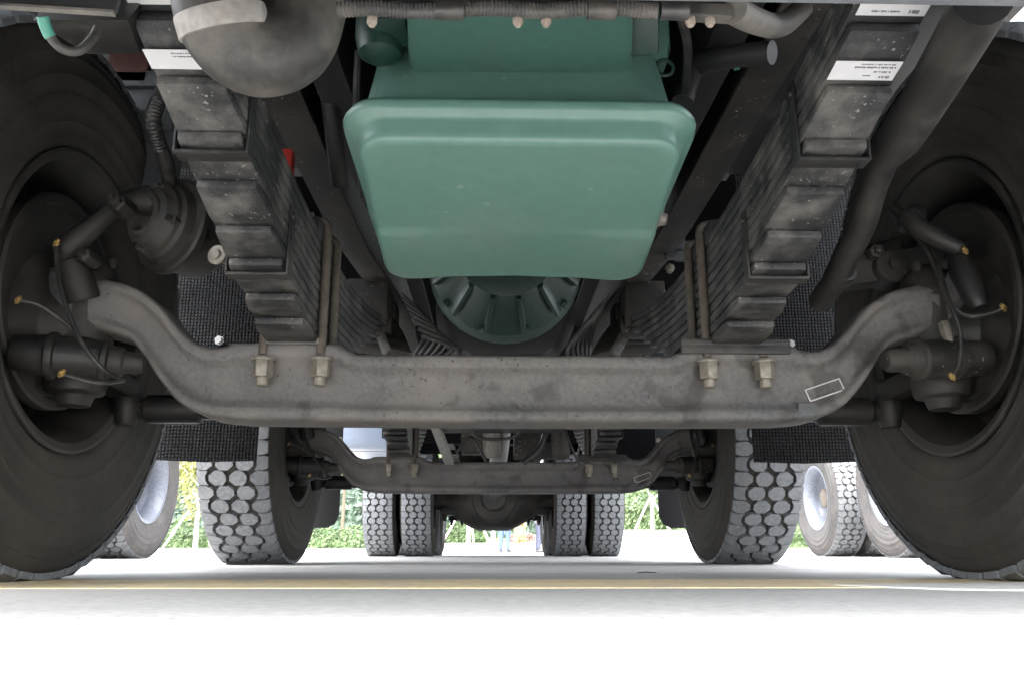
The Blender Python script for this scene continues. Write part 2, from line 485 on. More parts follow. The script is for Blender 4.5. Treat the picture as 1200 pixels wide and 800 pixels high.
# ---- axle beam
def axle_beam():
    yf = 1.50
    st = [(600, 415, 600, 494), (700, 415.5, 700, 494), (775, 415.5, 775, 494), (790, 413, 790, 494), (802, 407, 802, 494), (815, 404, 815, 494), (918, 404, 910, 493.5), (934, 408, 925, 492.5), (955, 410, 955, 489), (975, 401, 985, 476), (993, 383, 1007, 452), (1010, 362, 1026, 424), (1036, 343, 1044, 403), (1072, 331, 1084, 392), (1104, 324, 1108, 394)]
    R = []
    for a, b_, c, d in st:
        t = Q(a, b_, yf); q = Q(c, d + .0, yf)
        R.append((Vector((t.x, 0, t.z)), Vector((q.x, 0, q.z - .0))))
    x0 = R[0][0].x
    R = [(Vector((a.x - x0, 0, a.z)), Vector((q.x - x0, 0, q.z))) for a, q in R]
    L = [(Vector((-a.x, 0, a.z)), Vector((-q.x, 0, q.z))) for a, q in R[:0:-1]]
    A = L + R
    # refine the stations
    T = smooth_path([a for a, q in A], 4); B = smooth_path([q for a, q in A], 4)
    pr = [(0, .040), (.03, .048), (.07, .051), (.17, .051), (.215, .047), (.26, .037), (.34, .033), (.70, .033), (.77, .037), (.82, .046), (.86, .050), (.94, .051), (.98, .047), (1, .038)]
    loop = [(t, -y) for t, y in pr] + [(t, y) for t, y in pr[::-1]]
    b = MB(); n = len(loop); vs = []; fs = []
    xm = max(a.x for a in T)
    for a, q in zip(T, B):
        f = min(1, max(0, (abs(a.x) - xm + .11) / .10)); f = f * f * (3 - 2 * f)
        for t, y in loop:
            p = a.lerp(q, t); ye = math.copysign(.058 * math.sqrt(max(0, 1 - (2 * t - 1) ** 4)) + .006, y)
            vs.append((p.x, y + (ye - y) * f, p.z))
    for i in range(len(T) - 1):
        for j in range(n):
            k = (j + 1) % n
            fs.append([i * n + j, i * n + k, (i + 1) * n + k, (i + 1) * n + j])
    fs.append(list(range(n))); fs.append([(len(T) - 1) * n + j for j in range(n)][::-1])
    b.add(vs, fs)
    for q in (-1, 1):
        zc = (T[-1].z + B[-1].z) / 2; hh = (T[-1].z - B[-1].z) / 2
        b.lathe((q * (xm + .002), -.004, zc - hh - .014), (q * .06, 0, 1), [(0, .050), (.006, .058), (.02, .062), (hh * 2, .062), (hh * 2 + .018, .058), (hh * 2 + .024, .048)], 28)
    return b
ab = axle_beam()
beam = ab.build('axle_beam', M['axle'], truck, bevel=0, angle=50)
nutmesh = None
def nut_mesh():
    b = MB()
    b.lathe((0, 0, 0), (0, 0, -1), [(0, .0185), (.030, .0185), (.032, .016)], 6)
    b.lathe((0, 0, 0), (0, 0, -1), [(.029, .0115), (.045, .0115), (.047, .009)], 10)
    b.lathe((0, 0, .004), (0, 0, -1), [(0, .022), (.005, .022)], 16)
    return b.mesh('nut', M['nut'], angle=30, bevel=.001)
NUT = nut_mesh()
b = MB(); b.box((.41, 0, .4265), (.205, .125, .013)); b.box((.41, -.058, .4135), (.205, .008, .018)); b.build('spring_seat', M['clip'], beam, bevel=.004)
b = MB(); b.box((-.41, 0, .4255), (.10, .115, .011)); b.build('spring_seat', M['axle'], beam, bevel=.004)
for x in (-.459, -.355, .357, .461):
    for y in (-.052, .052): inst('nut', NUT, beam, (x, y - (.004 if y < 0 else -.004), .388), random.random())
# stamped maker's plate: a thin chalk-white outline
b = MB()
yq = 1.4985 + .018
c4 = [Q(943, 457, yq), Q(982.5, 443.5, yq), Q(988.5, 456.5, yq), Q(949, 470, yq)]
for i in range(4):
    a, c = c4[i], c4[(i + 1) % 4]
    if i < 2 or True: b.bar(a + Vector((0, -.003, 0)), c + Vector((0, -.003, 0)), .002, .0022)
pl = b.build('marking_outline', M['label'], beam)
b = MB()
for i in range(5):
    p = c4[3].lerp(c4[2], .2 + .15 * i).lerp(c4[0].lerp(c4[1], .2 + .15 * i), .45)
    b.lathe(p + Vector((0, -.002, 0)), (0, 1, 0), [(0, .0055), (.004, .0055)], 8)
b.build('stamped_mark', M['axle'], beam)
c5 = [Q(x, y, 1.498) for x, y in ((936, 472), (957, 472), (960, 481), (955, 486), (935, 487))]
b = MB(); b.prism(c5, (0, .004, 0)); b.build('paint_dab', M['greybox'], beam)
beam2 = copy_tree(beam, truck); beam2.location = (0, DY2, 0)
beam2['label'] = 'second axle beam, darker and further back'

# ---- leaf springs
TIPS = [.835, .912, .99, 1.07, 1.16, 1.23, 1.327, 1.395]
TL = .019
def zbase(y): return .4205 + .1425 * (y * y)           # y relative to the axle
def leaf_mesh(i, tip):
    """i = -2,-1 main leaves without a visible tip"""
    y0 = tip - Y1
    n = 14; b = MB(); vs, fs = [], []
    ys = [y0 + (-2 * y0) * j / n for j in range(n + 1)]
    lift = (7 - i) * TL
    for j, y in enumerate(ys):
        z = zbase(y) + lift + .0012
        th = TL - .0024
        w = .045 - (.004 if j in (0, n) else 0)
        if j in (0, n): th *= .72
        for x, zz in ((-w, z + TL - .0024 - th), (w, z + TL - .0024 - th), (w, z + TL - .0024), (-w, z + TL - .0024)):
            vs.append((x, y, zz))
        if j < n:
            for a in range(4):
                c = (a + 1) % 4; o = j * 4
                fs.append([o + a, o + c, o + 4 + c, o + 4 + a])
    fs.append([3, 2, 1, 0]); fs.append([n * 4 + a for a in range(4)])
    b.add(vs, fs)
    return b.mesh('leaf', M['spring'], bevel=.003, angle=45)
LEAVES = [leaf_mesh(-3, .70), leaf_mesh(-2, .70), leaf_mesh(-1, .70)] + [leaf_mesh(i, t) for i, t in enumerate(TIPS)]


def clip_mesh(yw, i):
    y = yw - Y1; z = zbase(y) + (7 - i) * TL - .004
    b = MB()
    b.box((0, y, z + .002), (.0975, .027, .005))
    for s in (-1, 1): b.box((s * .0472, y - .002, z + .058), (.0035, .024, .116))
    b.tube([(-.052, y - .004, z + .10), (.052, y - .004, z + .10)], .006, 8)
    return b.mesh('clip', M['clip'], bevel=.0025)
CLIPS = [clip_mesh(1.012, 2), clip_mesh(1.252, 5)]
def ubolt_mesh():
    b = MB()
    for s in (-1, 1):
        b.tube([(s * .053, 0, .40), (s * .053, 0, .645)], .0085, 10)
    b.tube(smooth_path([(-.053, 0, .645), (-.045, 0, .66), (0, 0, .665), (.045, 0, .66), (.053, 0, .645)], 3), .0085, 10)
    return b.mesh('u_bolt', M['rust'])
UB = ubolt_mesh()
SPX = .410


def leaf_spring(s):
    e = empty('leaf_spring'); e.parent = truck; e.location = (s * SPX, 0, 0)
    for me in LEAVES: inst('leaf', me, e)
    for me in CLIPS: inst('clip', me, e)
    for y in (-.05, .05): inst('u_bolt', UB, e, (0, y, 0))
    b = MB().box((0, 0, .635), (.095, .20, .035)); b.build('spring_plate', M['black'], e, bevel=.006)
    for d in (-1, 1):
        b = MB(); y = d * .86
        b.box((0, y, .76), (.12, .12, .14)); b.tube([(-.07, y, .70), (.07, y, .70)], .035, 14)
        b.build('spring_hanger', M['frame'], e, bevel=.006)
    return e
sp = [leaf_spring(-1), leaf_spring(1)]
for o in sp:
    c = copy_tree(o, truck); c.location.y = DY2
# labels stuck on the springs
def sticker(spr, corners, zoff, marks, first=False):
    """corners in the spring's frame (x, y) on the underside z(y)"""
    b = MB(); vs = []
    for (x, y, z) in corners: vs.append((x, y, z))
    b.add(vs, [[0, 1, 2, 3]])
    vs2 = [(x, y, z + .0006) for x, y, z in vs]
    b = MB(); b.prism([Vector(v) for v in vs], (0, 0, .0007))
    st = b.build('sticker', M['label'], spr)
    C = [Vector(v) for v in vs]
    m = MB()
    for (u0, v0, u1, v1) in marks:
        q = []
        for u, v in ((u0, v0), (u1, v0), (u1, v1), (u0, v1)):
            q.append(C[0].lerp(C[1], u).lerp(C[3].lerp(C[2], u), v) - Vector((0, 0, .0005)))
        m.prism(q, (0, 0, .0004))
    m.build('printed_lines', M['ink'], spr)
def under(yw, i): 
    y = yw - Y1
    return zbase(y) + (7 - i) * TL - .0006
def patch(x0, x1, ya, yb, i): 
    return [(x0, ya - Y1, under(ya, i)), (x1, ya - Y1, under(ya, i)), (x1, yb - Y1, under(yb, i)), (x0, yb - Y1, under(yb, i))]
def words(u0, u1, v, h, seed):
    r = random.Random(seed); u = u0; out = []
    while u < u1 - .01:
        w = r.uniform(.012, .03); out.append((u, v, min(u + w, u1), v + h * r.uniform(.7, 1.1))); u += w + r.choice((.006, .006, .02))
    return out
lines = words(.40, .92, .12, .05, 1) + words(.32, .95, .26, .08, 2) + words(.64, .9, .50, .07, 3) + words(.5, .62, .72, .04, 4) + words(.76, .92, .76, .10, 5)
sticker(sp[0], patch(-.043, .020, .871, .902, 0), 0, words(.5, .85, .14, .05, 6) + words(.5, .95, .30, .06, 7))
sticker(sp[0], patch(-.043, .03, .806, .826, -1), 0, words(.4, .8, .4, .10, 8))
sticker(sp[1], patch(-.043, .038, .874, .905, 0), 0, lines)
sticker(sp[1], patch(-.038, .042, .803, .826, -1), 0, words(.2, .62, .68, .09, 9) + words(.74, .90, .62, .22, 10))

# ---- chassis rails
for s in (-1, 1):
    b = MB(); vs, fs = [], []
    zb = .82
    sec = [(.448, zb), (.376, zb), (.376, zb + .009), (.437, zb + .009), (.437, zb + .281), (.376, zb + .281), (.376, zb + .29), (.448, zb + .29)]
    ys = [(-1.0, 0), (.35, 0), (.55, -.006), (.75, -.022), (.95, -.042), (1.15, -.052), (7.9, -.052)]
    for y, dx in ys:
        for x, z in sec: vs.append((s * (x + dx), y, z))
    n = len(sec)
    for i in range(len(ys) - 1):
        for j in range(n):
            k = (j + 1) % n; fs.append([i * n + j, i * n + k, (i + 1) * n + k, (i + 1) * n + j])
    fs += [list(range(n)), [(len(ys) - 1) * n + j for j in range(n)]]
    b.add(vs, fs); b.build('chassis_rail', M['frame'], truck, bevel=.003)
for y in (2.6, 3.6, 5.0, 6.9, 7.8):
    MB().box((0, y, .95), (.75, .09, .2)).build('cross_member', M['frame'], truck, bevel=.01)

# ---- oil pan
def half_ring(wf, wb, yf, yb, r, yc):
    pts = [(0, yf), (wf * .5, yf)]
    for i in range(7):
        a = R_(-90 + 15 * i); pts.append((wf - r + r * math.cos(a), yf + r + r * math.sin(a)))
    ya, ye = yf + r, yb - r
    for y in (yc - .05, yc - .012, yc - .006, yc, yc + .006, yc + .012, yc + .05):
        if ya < y < ye:
            t = (y - ya) / (ye - ya); pts.append((wf + (wb - wf) * t, y))
    for i in range(7):
        a = R_(15 * i); pts.append((wb - r + r * math.cos(a), yb - r + r * math.sin(a)))
    return pts + [(wb * .5, yb), (0, yb)]
def oil_pan():
    xc = P(611, 160, 1.03).x - CX
    kf = FPX / 1.16
    zA, zC, zB = P(600, 166, 1.03).z, P(600, 263, 1.255).z - .012, P(600, 325, 1.42).z
    yc = 1.255
    def step(x, y):
        t = min(1, max(0, (y - yc + .010) / .020)); t = t * t * (3 - 2 * t)
        return -.0075 * t * min(1, abs(x) / .17) ** 2.2
    def zb(y):
        if y < yc: return zA + (zC - zA) * (y - 1.03) / (yc - 1.03)
        return zC + (zB - zC) * (y - yc) / (1.42 - yc)
    wf = (P(806, 166, 1.03).x - P(414, 166, 1.03).x) / 2
    wb = (P(754, 325, 1.42).x - P(458, 325, 1.42).x) / 2
    b = MB()
    # rows: (dz above the bottom plane, grow, front offset, radius)
    rows = [(.22, -.01, .060, .075), (.085, .008, .030, .07), (.064, .016, .012, .055), (.061, .024, -.004, .055), (.052, .0275, -.009, .055), (.042, .025, -.007, .055), (.037, .012, .000, .05), (.030, .004, .002, .045), (.016, .0, .001, .05), (.008, -.001, .002, .043), (.0025, -.004, .005, .040), (.0, -.010, .011, .034)]
    prev = None
    for dz, gr, fo, r in rows:
        h = half_ring(wf + gr * (.85 if gr > 0 else 1), wb + gr * (.30 if gr > 0 else 1), 1.03 + fo, 1.42 - fo * .6 + (gr if gr > 0 else 0), r, yc)
        full = h + [(-x, y) for x, y in h[-2:0:-1]]
        b.v += [Vector((xc + x, y - Y1, zb(y) + dz + step(x, y))) for x, y in full]
        n = len(full); o = len(b.v) - n
        if prev is not None:
            for j in range(n):
                k = (j + 1) % n; b.f.append([prev + j, prev + k, o + k, o + j]); b.mi.append(0)
        prev = o
    m = len(h); NX = 14; rows_ = []
    for i in range(m):
        x, y = h[i]
        if i in (0, m - 1) or x < 1e-6: rows_.append([prev + i]); continue
        ids = [prev + i]
        for q in range(1, NX):
            xx = x * (1 - 2 * q / NX); b.v.append(Vector((xc + xx, y - Y1, zb(y) + step(xx, y)))); ids.append(len(b.v) - 1)
        ids.append(prev + n - i); rows_.append(ids)
    for i in range(m - 1):
        A, B = rows_[i], rows_[i + 1]
        if len(A) == 1 and len(B) == 1: continue
        if len(A) == 1 or len(B) == 1:
            p, Q_ = (A, B) if len(A) == 1 else (B, A)
            for q in range(len(Q_) - 1): b.f.append([p[0], Q_[q], Q_[q + 1]]); b.mi.append(0)
        else:
            for q in range(len(A) - 1): b.f.append([A[q], B[q], B[q + 1], A[q + 1]]); b.mi.append(0)
    return b
pan = oil_pan().build('oil_pan', M['green'], truck, angle=60)
p0 = Q(779, 262, 1.27)
MB().lathe(p0 + Vector((-.03, 0, .012)), (.9, -.2, -.25), [(0, .017), (.022, .016), (.025, .012), (.034, .010), (.035, 0)], 8).build('drain_plug', M['alu'], pan, bevel=.002)
# shallow front pan and block
b = MB()
a0, a1, a2, a3 = Q(478, 103, 1.12), Q(742, 103, 1.12), Q(745, -15, .86), Q(474, -15, .86)
nx = 10
b.prism([a0, a1, a2, a3], (0, .25, .30))
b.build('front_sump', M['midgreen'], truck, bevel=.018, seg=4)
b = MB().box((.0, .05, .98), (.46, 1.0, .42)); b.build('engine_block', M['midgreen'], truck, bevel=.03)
b = MB()
b.bar(Q(585, 101, 1.10), Q(720, 101, 1.10), .012, .012); b.build('sump_edge_highlight', M['green'], truck, bevel=.004)  # paler green bar standing in for the highlight on the sump edge
# side bits of the engine
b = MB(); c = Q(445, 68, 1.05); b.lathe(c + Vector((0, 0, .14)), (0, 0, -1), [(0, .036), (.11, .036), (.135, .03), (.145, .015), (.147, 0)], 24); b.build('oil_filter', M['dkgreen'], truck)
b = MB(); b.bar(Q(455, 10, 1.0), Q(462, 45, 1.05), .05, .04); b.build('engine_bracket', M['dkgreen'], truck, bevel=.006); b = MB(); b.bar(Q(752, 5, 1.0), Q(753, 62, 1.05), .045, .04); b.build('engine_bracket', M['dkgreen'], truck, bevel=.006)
b = MB(); c = Q(779, 80, 1.12); r = .013
b.tube([c + Vector((r * math.cos(t), 0, r * math.sin(t))) for t in [i * math.pi / 8 for i in range(17)]], .003, 8)
b.tube([c + Vector((-.006, 0, -.012)), Q(757, 103, 1.12)], .004, 8); b.build('lifting_eye', M['dkgreen'], truck)
b = MB()
pth = smooth_path([Q(384, 40, 1.35), Q(384, 95, 1.35), Q(390, 150, 1.4), Q(398, 215, 1.5)])
b.tube(pth, .016, 12); b.build('coolant_hose', M['black'], truck)
b = MB(); b.lathe(Q(384, 106, 1.35) , (0, .1, 1), [(-.005, .0185), (.008, .0185)], 16); b.build('hose_clamp', M['mint'], truck)
b = MB(); b.tube(smooth_path([Q(800, 120, 1.2), Q(815, 80, 1.2), Q(850, 68, 1.15), Q(905, 62, 1.1)]), .018, 12); b.build('coolant_hose', M['black'], truck)
b = MB(); b.lathe(Q(861, 68, 1.15), (1, -.3, .1), [(-.004, .0195), (.005, .0195)], 16); b.build('hose_clamp', M['mint'], truck)
b = MB(); b.tube(smooth_path([Q(795, 10, 1.0), Q(806, 60, 1.1), Q(800, 130, 1.25), Q(790, 200, 1.45)]), .007, 8)
b.build('engine_cable', M['wire'], truck); b = MB()
b.tube(smooth_path([Q(420, 60, 1.15), Q(418, 130, 1.2), Q(425, 230, 1.4)]), .006, 8); b.build('engine_cable', M['wire'], truck)

# flywheel housing
b = MB(); c = Vector((P(592, 300, 2.2).x - CX, 2.2 - Y1, .815))
b.lathe(c, (0, 1, 0), [(-.16, .0), (-.16, .09), (-.15, .13), (-.10, .15), (-.05, .185), (-.03, .205), (0, .212), (.03, .212), (.05, .20)], 40)
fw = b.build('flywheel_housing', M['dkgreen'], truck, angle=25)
b = MB()
for i in range(12):
    a = 2 * math.pi * (i + .5) / 12
    d = Vector((math.cos(a), 0, math.sin(a)))
    b.bar(c + d * .13 + Vector((0, -.142, 0)), c + d * .20 + Vector((0, -.04, 0)), .012, .03)
for i in range(10):
    a = 2 * math.pi * i / 10
    b.lathe(c + Vector((.197 * math.cos(a), -.035, .197 * math.sin(a))), (0, -1, 0), [(-.01, .011), (.012, .011)], 6)
b.build('cast_rib', M['dkgreen'], fw, bevel=.002)
# rear engine mount arms
for s in (-1, 1):
    b = MB()
    if s < 0: pp = [Q(398, 348, 2.5), Q(425, 360, 2.5), Q(450, 380, 2.45), Q(466, 415, 2.4)]
    else: pp = [Q(790, 346, 2.5), Q(755, 366, 2.5), Q(728, 385, 2.45), Q(708, 418, 2.4)]
    pp = smooth_path(pp, 4)
    for i in range(len(pp) - 1): b.bar(pp[i], pp[i + 1] + (pp[i + 1] - pp[i]) * .15, .08, .04, up=(0, 0, 1))
    b.build('engine_mount', M['frame'], truck, bevel=.004)

# gearbox, shaft, canister, torque rod
b = MB()
z0 = P(590, 499, 2.9).z
b.lathe((0, .85, .78), (0, 1, 0), [(0, .20), (.1, .22), (.35, .20), (.7, .17), (.8, .10)], 24)
b.box((-.01, 2.9 - Y1 - .05, z0 + .14), (.46, .5, .28), taper=(1.25, 1.1))
b.build('gearbox', M['black'], truck, bevel=.02)
b = MB(); b.tube([(0, 1.7, .72), (0, 3.0, .62), (0, 5.6, .52)], .055, 20); b.build('propeller_shaft', M['black'], truck)
b = MB(); c = Q(578, 500, 3.15)
b.lathe(c + Vector((0, 0, .05)), (0, .15, -1), [(0, .040), (.10, .040), (.145, .037), (.165, .027), (.170, 0)], 24); b.build('filter_canister', M['alu'], truck)
b = MB(); b.bar(Q(508, 492, 2.95), Q(527, 542, 3.2), .035, .02); b.build('torque_rod', M['ltgrey'], truck, bevel=.004)
for pp, r in (([Q(545, 490, 3), Q(560, 512, 3.05), Q(600, 512, 3.05), Q(620, 490, 3)], .006), ([Q(535, 530, 3.2), Q(552, 512, 3.2), Q(570, 540, 3.2)], .006), ([Q(640, 505, 3.1), Q(632, 525, 3.1), Q(612, 542, 3.1)], .012), ([Q(662, 500, 3.1), Q(668, 520, 3.1), Q(680, 545, 3.1)], .005)):
    b = MB(); b.tube(smooth_path(pp), r, 8); b.build('air_line', M['wire'], truck)
b = MB(); c = Q(655, 505, 3.1); b.lathe(c, (.1, 0, -1), [(0, .03), (.04, .034), (.09, .034), (.105, .02)], 20); b.build('air_dryer', M['frame'], truck)
for c, d in ((Q(620, 522, 3.25), (.12, .1, .1)), (Q(555, 520, 3.4), (.1, .1, .08)), (Q(642, 528, 3.4), (.06, .1, .06))):
    b = MB(); b.box(c, d); b.build('valve_block', M['frame'], truck, bevel=.008)

# ---- steering gear, both front axles
def knuckle(s):
    e = empty('steering_knuckle'); e.parent = truck
    b = MB()
    b.lathe((s * .815, -.01, .33), (0, 0, 1), [(-.02, .028), (0, .034), (.004, .05), (.03, .055), (.05, .052), (.055, .054), (.2, .054), (.205, .054), (.235, .052), (.25, .04), (.262, .03)], 20)
    for k in range(5):
        a = 6.283 * k / 5
        b.lathe((s * .815 + .04 * math.cos(a), -.01 + .04 * math.sin(a), .575), (0, 0, 1), [(0, .009), (.02, .009)], 6)
    b.lathe((s * .80, 0, .455), (s, 0, 0), [(0, .06), (.06, .085), (.085, .15), (.092, .15)], 28)
    b.build('knuckle_body', M['rimdust'], e, bevel=.003)
    b = MB()                                                     # lower boss of the brake camshaft
    if s > 0:
        b.lathe(Q(1130, 420, 1.45), Q(1036, 422, 1.43) - Q(1130, 420, 1.45), [(-.04, .03), (0, .034), (.01, .034), (.012, .040), (.024, .040), (.026, .034), (.06, .036), (.085, .033), (.087, .037), (.097, .037), (.10, .030), (.115, .028), (.118, .022), (.15, .021), (.158, .017), (.159, 0)], 20)
    else:
        b.lathe(Q(45, 415, 1.42), Q(155, 425, 1.46) - Q(45, 415, 1.42), [(-.04, .03), (0, .034), (.014, .036), (.016, .041), (.028, .041), (.030, .035), (.07, .038), (.10, .034), (.102, .038), (.112, .038), (.114, .028), (.135, .026), (.138, .020), (.16, .019), (.17, .015), (.171, 0)], 20)
    b.build('slack_adjuster', M['frame'] if s > 0 else M['rimd'], e, bevel=.003)
    b = MB()
    if s > 0:
        b.tube(smooth_path([Q(1062, 252, 1.42), Q(1085, 272, 1.40), Q(1130, 293, 1.38)]), [.017] * 6 + [.017] * 6 + [.012], 12)
        b.lathe(Q(1070, 255, 1.42), (0, -1, .2), [(-.03, .02), (.015, .02), (.02, .012)], 14)
        b.lathe(Q(1130, 320, 1.38), (.1, -.3, -1), [(-.03, .018), (0, .024), (.03, .022), (.055, .02), (.075, .013)], 14)
        b.build('brake_arm', M['rimd'], e, bevel=.002)
        b = MB(); b.lathe(Q(1108, 385, 1.44), (0, -.3, -1), [(-.012, .011), (.012, .011), (.03, .006)], 6); b.build('pinch_nut', M['nut'], e, bevel=.001)
    else:
        b.tube(smooth_path([Q(66, 300, 1.41), Q(95, 278, 1.41), Q(125, 252, 1.42), Q(150, 238, 1.44), Q(175, 236, 1.46)], 4), [.012, .017, .020, .021, .021, .020, .019, .018, .018, .018, .019, .020, .022, .024, .026, .028, .03], 12)
        b.tube(smooth_path([Q(80, 292, 1.43), Q(88, 322, 1.45), Q(98, 352, 1.47)], 4), [.018, .02, .023, .026, .028, .03, .03, .03, .028], 12)
        b.lathe(Q(140, 240, 1.40), (-.2, -1, .1), [(-.03, .018), (.008, .018), (.010, .013), (.020, .013), (.021, .007), (.030, .007)], 6)
        b.lathe(Q(100, 300, 1.41), (-.2, -1, .1), [(-.03, .014), (.006, .014), (.008, .008), (.016, .008)], 6)
        b.build('brake_arm', M['rimd'], e, bevel=.0015)
        b = MB(); c = Q(203, 266, 1.50); d = Vector((-.50, -.85, .02))
        b.lathe(c, d, [(-.10, .02), (-.098, .06), (-.07, .080), (-.012, .084), (-.010, .091), (-.004, .094), (.006, .094), (.010, .089), (.012, .078), (.030, .074), (.036, .068), (.044, .066), (.050, .058), (.058, .054), (.064, .044), (.070, .042), (.072, .034), (.066, .029), (.050, .027), (.046, 0)], 40)
        u = d.normalized().orthogonal().normalized(); w = d.normalized().cross(u)
        for i in range(4):
            a = i * 1.571 + .6
            b.lathe(c + d.normalized() * .034 + (u * math.cos(a) + w * math.sin(a)) * .060, d, [(0, .010), (.014, .010), (.016, .006), (.026, .006)], 6)
        b.build('brake_chamber', M['rimdust'], e, angle=28)
    b = MB()
    if s > 0:
        ps = [[(1040, 245, 1.48), (1080, 285, 1.44), (1098, 320, 1.40), (1110, 352, 1.38), (1132, 370, 1.37), (1160, 368, 1.36), (1176, 361, 1.35)],
              [(1046, 238, 1.5), (1086, 280, 1.45), (1112, 352, 1.38), (1125, 390, 1.37), (1124, 425, 1.37), (1116, 440, 1.37)]]
    else:
        ps = [[(66, 288, 1.38), (68, 320, 1.37), (76, 355, 1.36), (95, 400, 1.36), (120, 432, 1.38), (142, 446, 1.42)],
              [(73, 437, 1.36), (95, 444, 1.37), (118, 448, 1.38), (145, 445, 1.42)],
              [(22, 352, 1.35), (45, 357, 1.36), (68, 372, 1.38), (85, 385, 1.40)]]
    for p in ps:
        b = MB(); b.tube(smooth_path([Q(*q) for q in p], 5), .0042, 8); b.build('brake_hose', M['wire'], e)
    for q in ([(1131, 294, 1.365), (1176, 361, 1.35), (1116, 441, 1.36)] if s > 0 else [(66, 285, 1.375), (21, 352, 1.35), (72, 437, 1.355)]):
        b = MB(); b.lathe(Q(*q), (-s * .6, -.4, .5), [(-.008, .003), (-.003, .003), (-.003, .0055), (.004, .0055), (.004, .0035), (.009, .0035)], 6)
        b.build('hose_fitting', M['brass'], e, bevel=.0008)
    return e
kn = [knuckle(-1), knuckle(1)]
b = MB()
b.tube([(-.80, .17, .335), (.80, .17, .335)], .022, 14)
for s in (-1, 1):
    b.lathe((s * .70, .17, .335), (s, 0, 0), [(-.06, .024), (-.055, .03), (.05, .03), (.06, .02)], 14)
    b.lathe((s * .79, .16, .30), (0, 0, 1), [(0, .02), (.05, .032), (.08, .02), (.10, .02)], 12)
    b.bar((s * .79, .16, .37), (s * .84, .02, .40), .05, .04)
tie = b.build('tie_rod', M['rimd'], truck, bevel=.002)
b = MB()
b.bar(Q(975, 325, 1.62), Q(1105, 306, 1.55), .05, .058)
b.lathe(Q(1045, 313, 1.56), (0, -1, .05), [(-.05, .035), (.008, .035), (.012, .030), (.012, .012), (.02, .012)], 20)
b.tube([Q(1060, 285, 1.6), Q(1000, 300, 1.7)], .016, 10)
b.lathe(Q(1027, 295, 1.55), (0, -1, 0), [(-.02, .016), (.006, .016), (.006, .009), (.014, .009)], 6)
drag = b.build('drag_link', M['frame'], truck, bevel=.004)
for o in kn + [tie, drag]:
    c = copy_tree(o, truck); c.location.y = DY2

# ---- mud flaps
for yy, x0, zb_, mt in ((2.3, .686, P(600, 540, 2.3).z, 'flap'), (4.25, .80, P(600, 618, 4.25).z, 'plainflap')):
    for s in (-1, 1):
        x1 = 1.24
        if mt == 'plainflap':
            po = [(x0, 1.1), (x0, zb_ + .06), (x0 + .02, zb_ + .018), (x0 + .06, zb_), (x1, zb_), (x1, 1.1)]
        else: po = [(x0, 1.30), (x0, zb_), (x0 + .14, zb_ - .004), (x0 + .30, zb_ + .002), (x1, zb_ - .003), (x1, 1.30)]
        b = MB(); b.prism([Vector((s * x, yy - Y1, z)) for x, z in po], (0, .012, 0))
        f = b.build('mud_flap', M[mt], truck, bevel=.002)
        b = MB(); b.lathe((s * .812, yy - Y1, P(246, 399, 2.3).z if mt == 'flap' else .60), (0, -1, 0), [(0, .014), (.003, .014), (.004, .010), (.014, .010)], 6); b.build('flap_bolt', M['label'] if mt == 'flap' else M['nut'], f)

# ---- front clutter: bumper, hoses, conduit, brackets
b = MB()
zbm = P(700, 5, .46).z
b.prism([Vector((.0, .46 - Y1, zbm)), Vector((.0, .33 - Y1, zbm - .0)), Vector((0, .23 - Y1, zbm + .10)), Vector((0, .23 - Y1, zbm + .42)), Vector((0, .46 - Y1, zbm + .42))], (1.22, 0, 0))
b.prism([Vector((.0, .46 - Y1, zbm + .003)), Vector((.0, .33 - Y1, zbm + .003)), Vector((0, .23 - Y1, zbm + .103)), Vector((0, .23 - Y1, zbm + .42)), Vector((0, .46 - Y1, zbm + .42))], (-1.22, 0, 0))
b.build('bumper', M['greybox'], truck, bevel=.008)
b = MB(); b.box((0, .24 - Y1, zbm + .72), (2.4, .06, .58)); b.build('front_panel', M['cabw'], truck, bevel=.01)
b = MB()
q = [Q(-70, 4, .50), Q(0, 8, .50), Q(134, 17, .50), Q(138, 4, .50), Q(140, -60, .50), Q(-70, -60, .50)]
b.prism(q, (0, .006, .004)); b.build('bumper_bracket', M['plainflap'], truck, bevel=.004)
b = MB(); b.bar(Q(-70, 3, .497), Q(134, 16, .497), .005, .002); b.build('bracket_edge', M['hose'], truck)
b = MB(); hp = smooth_path([Q(246, -90, .76), Q(251, -30, .765), Q(258, 22, .78), Q(280, 54, .80), Q(311, 64, .815), Q(342, 50, .83), Q(358, 12, .84), Q(364, -40, .84), Q(366, -90, .84)], 8)
b.tube(hp, .0455, 28); el = b.build('intake_elbow', M['hose'], truck)
c = Q(257, 18, .775); d = 0
b = MB(); b.lathe(Q(361, -6, .84), Q(364, -40, .84) - Q(358, 12, .84), [(-.010, .0455), (-.010, .048), (.008, .048), (.008, .0455)], 32); b.build('band_clamp', M['clip'], el, bevel=.001)
b = MB(); b.lathe(Q(261, 27, .7815), Q(268, 42, .790) - Q(251, -20, .767), [(-.011, .0455), (-.011, .0480), (.011, .0480), (.011, .0455)], 32); b.build('band_clamp', M['band'], el, bevel=.001)
b = MB()
pp = smooth_path([Q(1152, 0, .74), Q(1116, 63, .84), Q(1088, 110, .92), Q(1058, 157, 1.0), Q(1036, 187, 1.06), Q(1022, 220, 1.12), Q(1010, 263, 1.20), Q(992, 300, 1.27), Q(979, 330, 1.33)], 5)
pr = [.0295] * 15 + [.0295, .029, .0275, .0255, .0235] + [.0215] * 21
b.tube(pp, pr[:len(pp)], 20)
b.lathe(Q(982, 325, 1.32), Q(955, 362, 1.40) - Q(982, 325, 1.32), [(-.02, .0235), (.0, .0245), (.005, .021), (.07, .020), (.075, .016)], 18)
b.build('air_pipe', M['pipe'], truck)
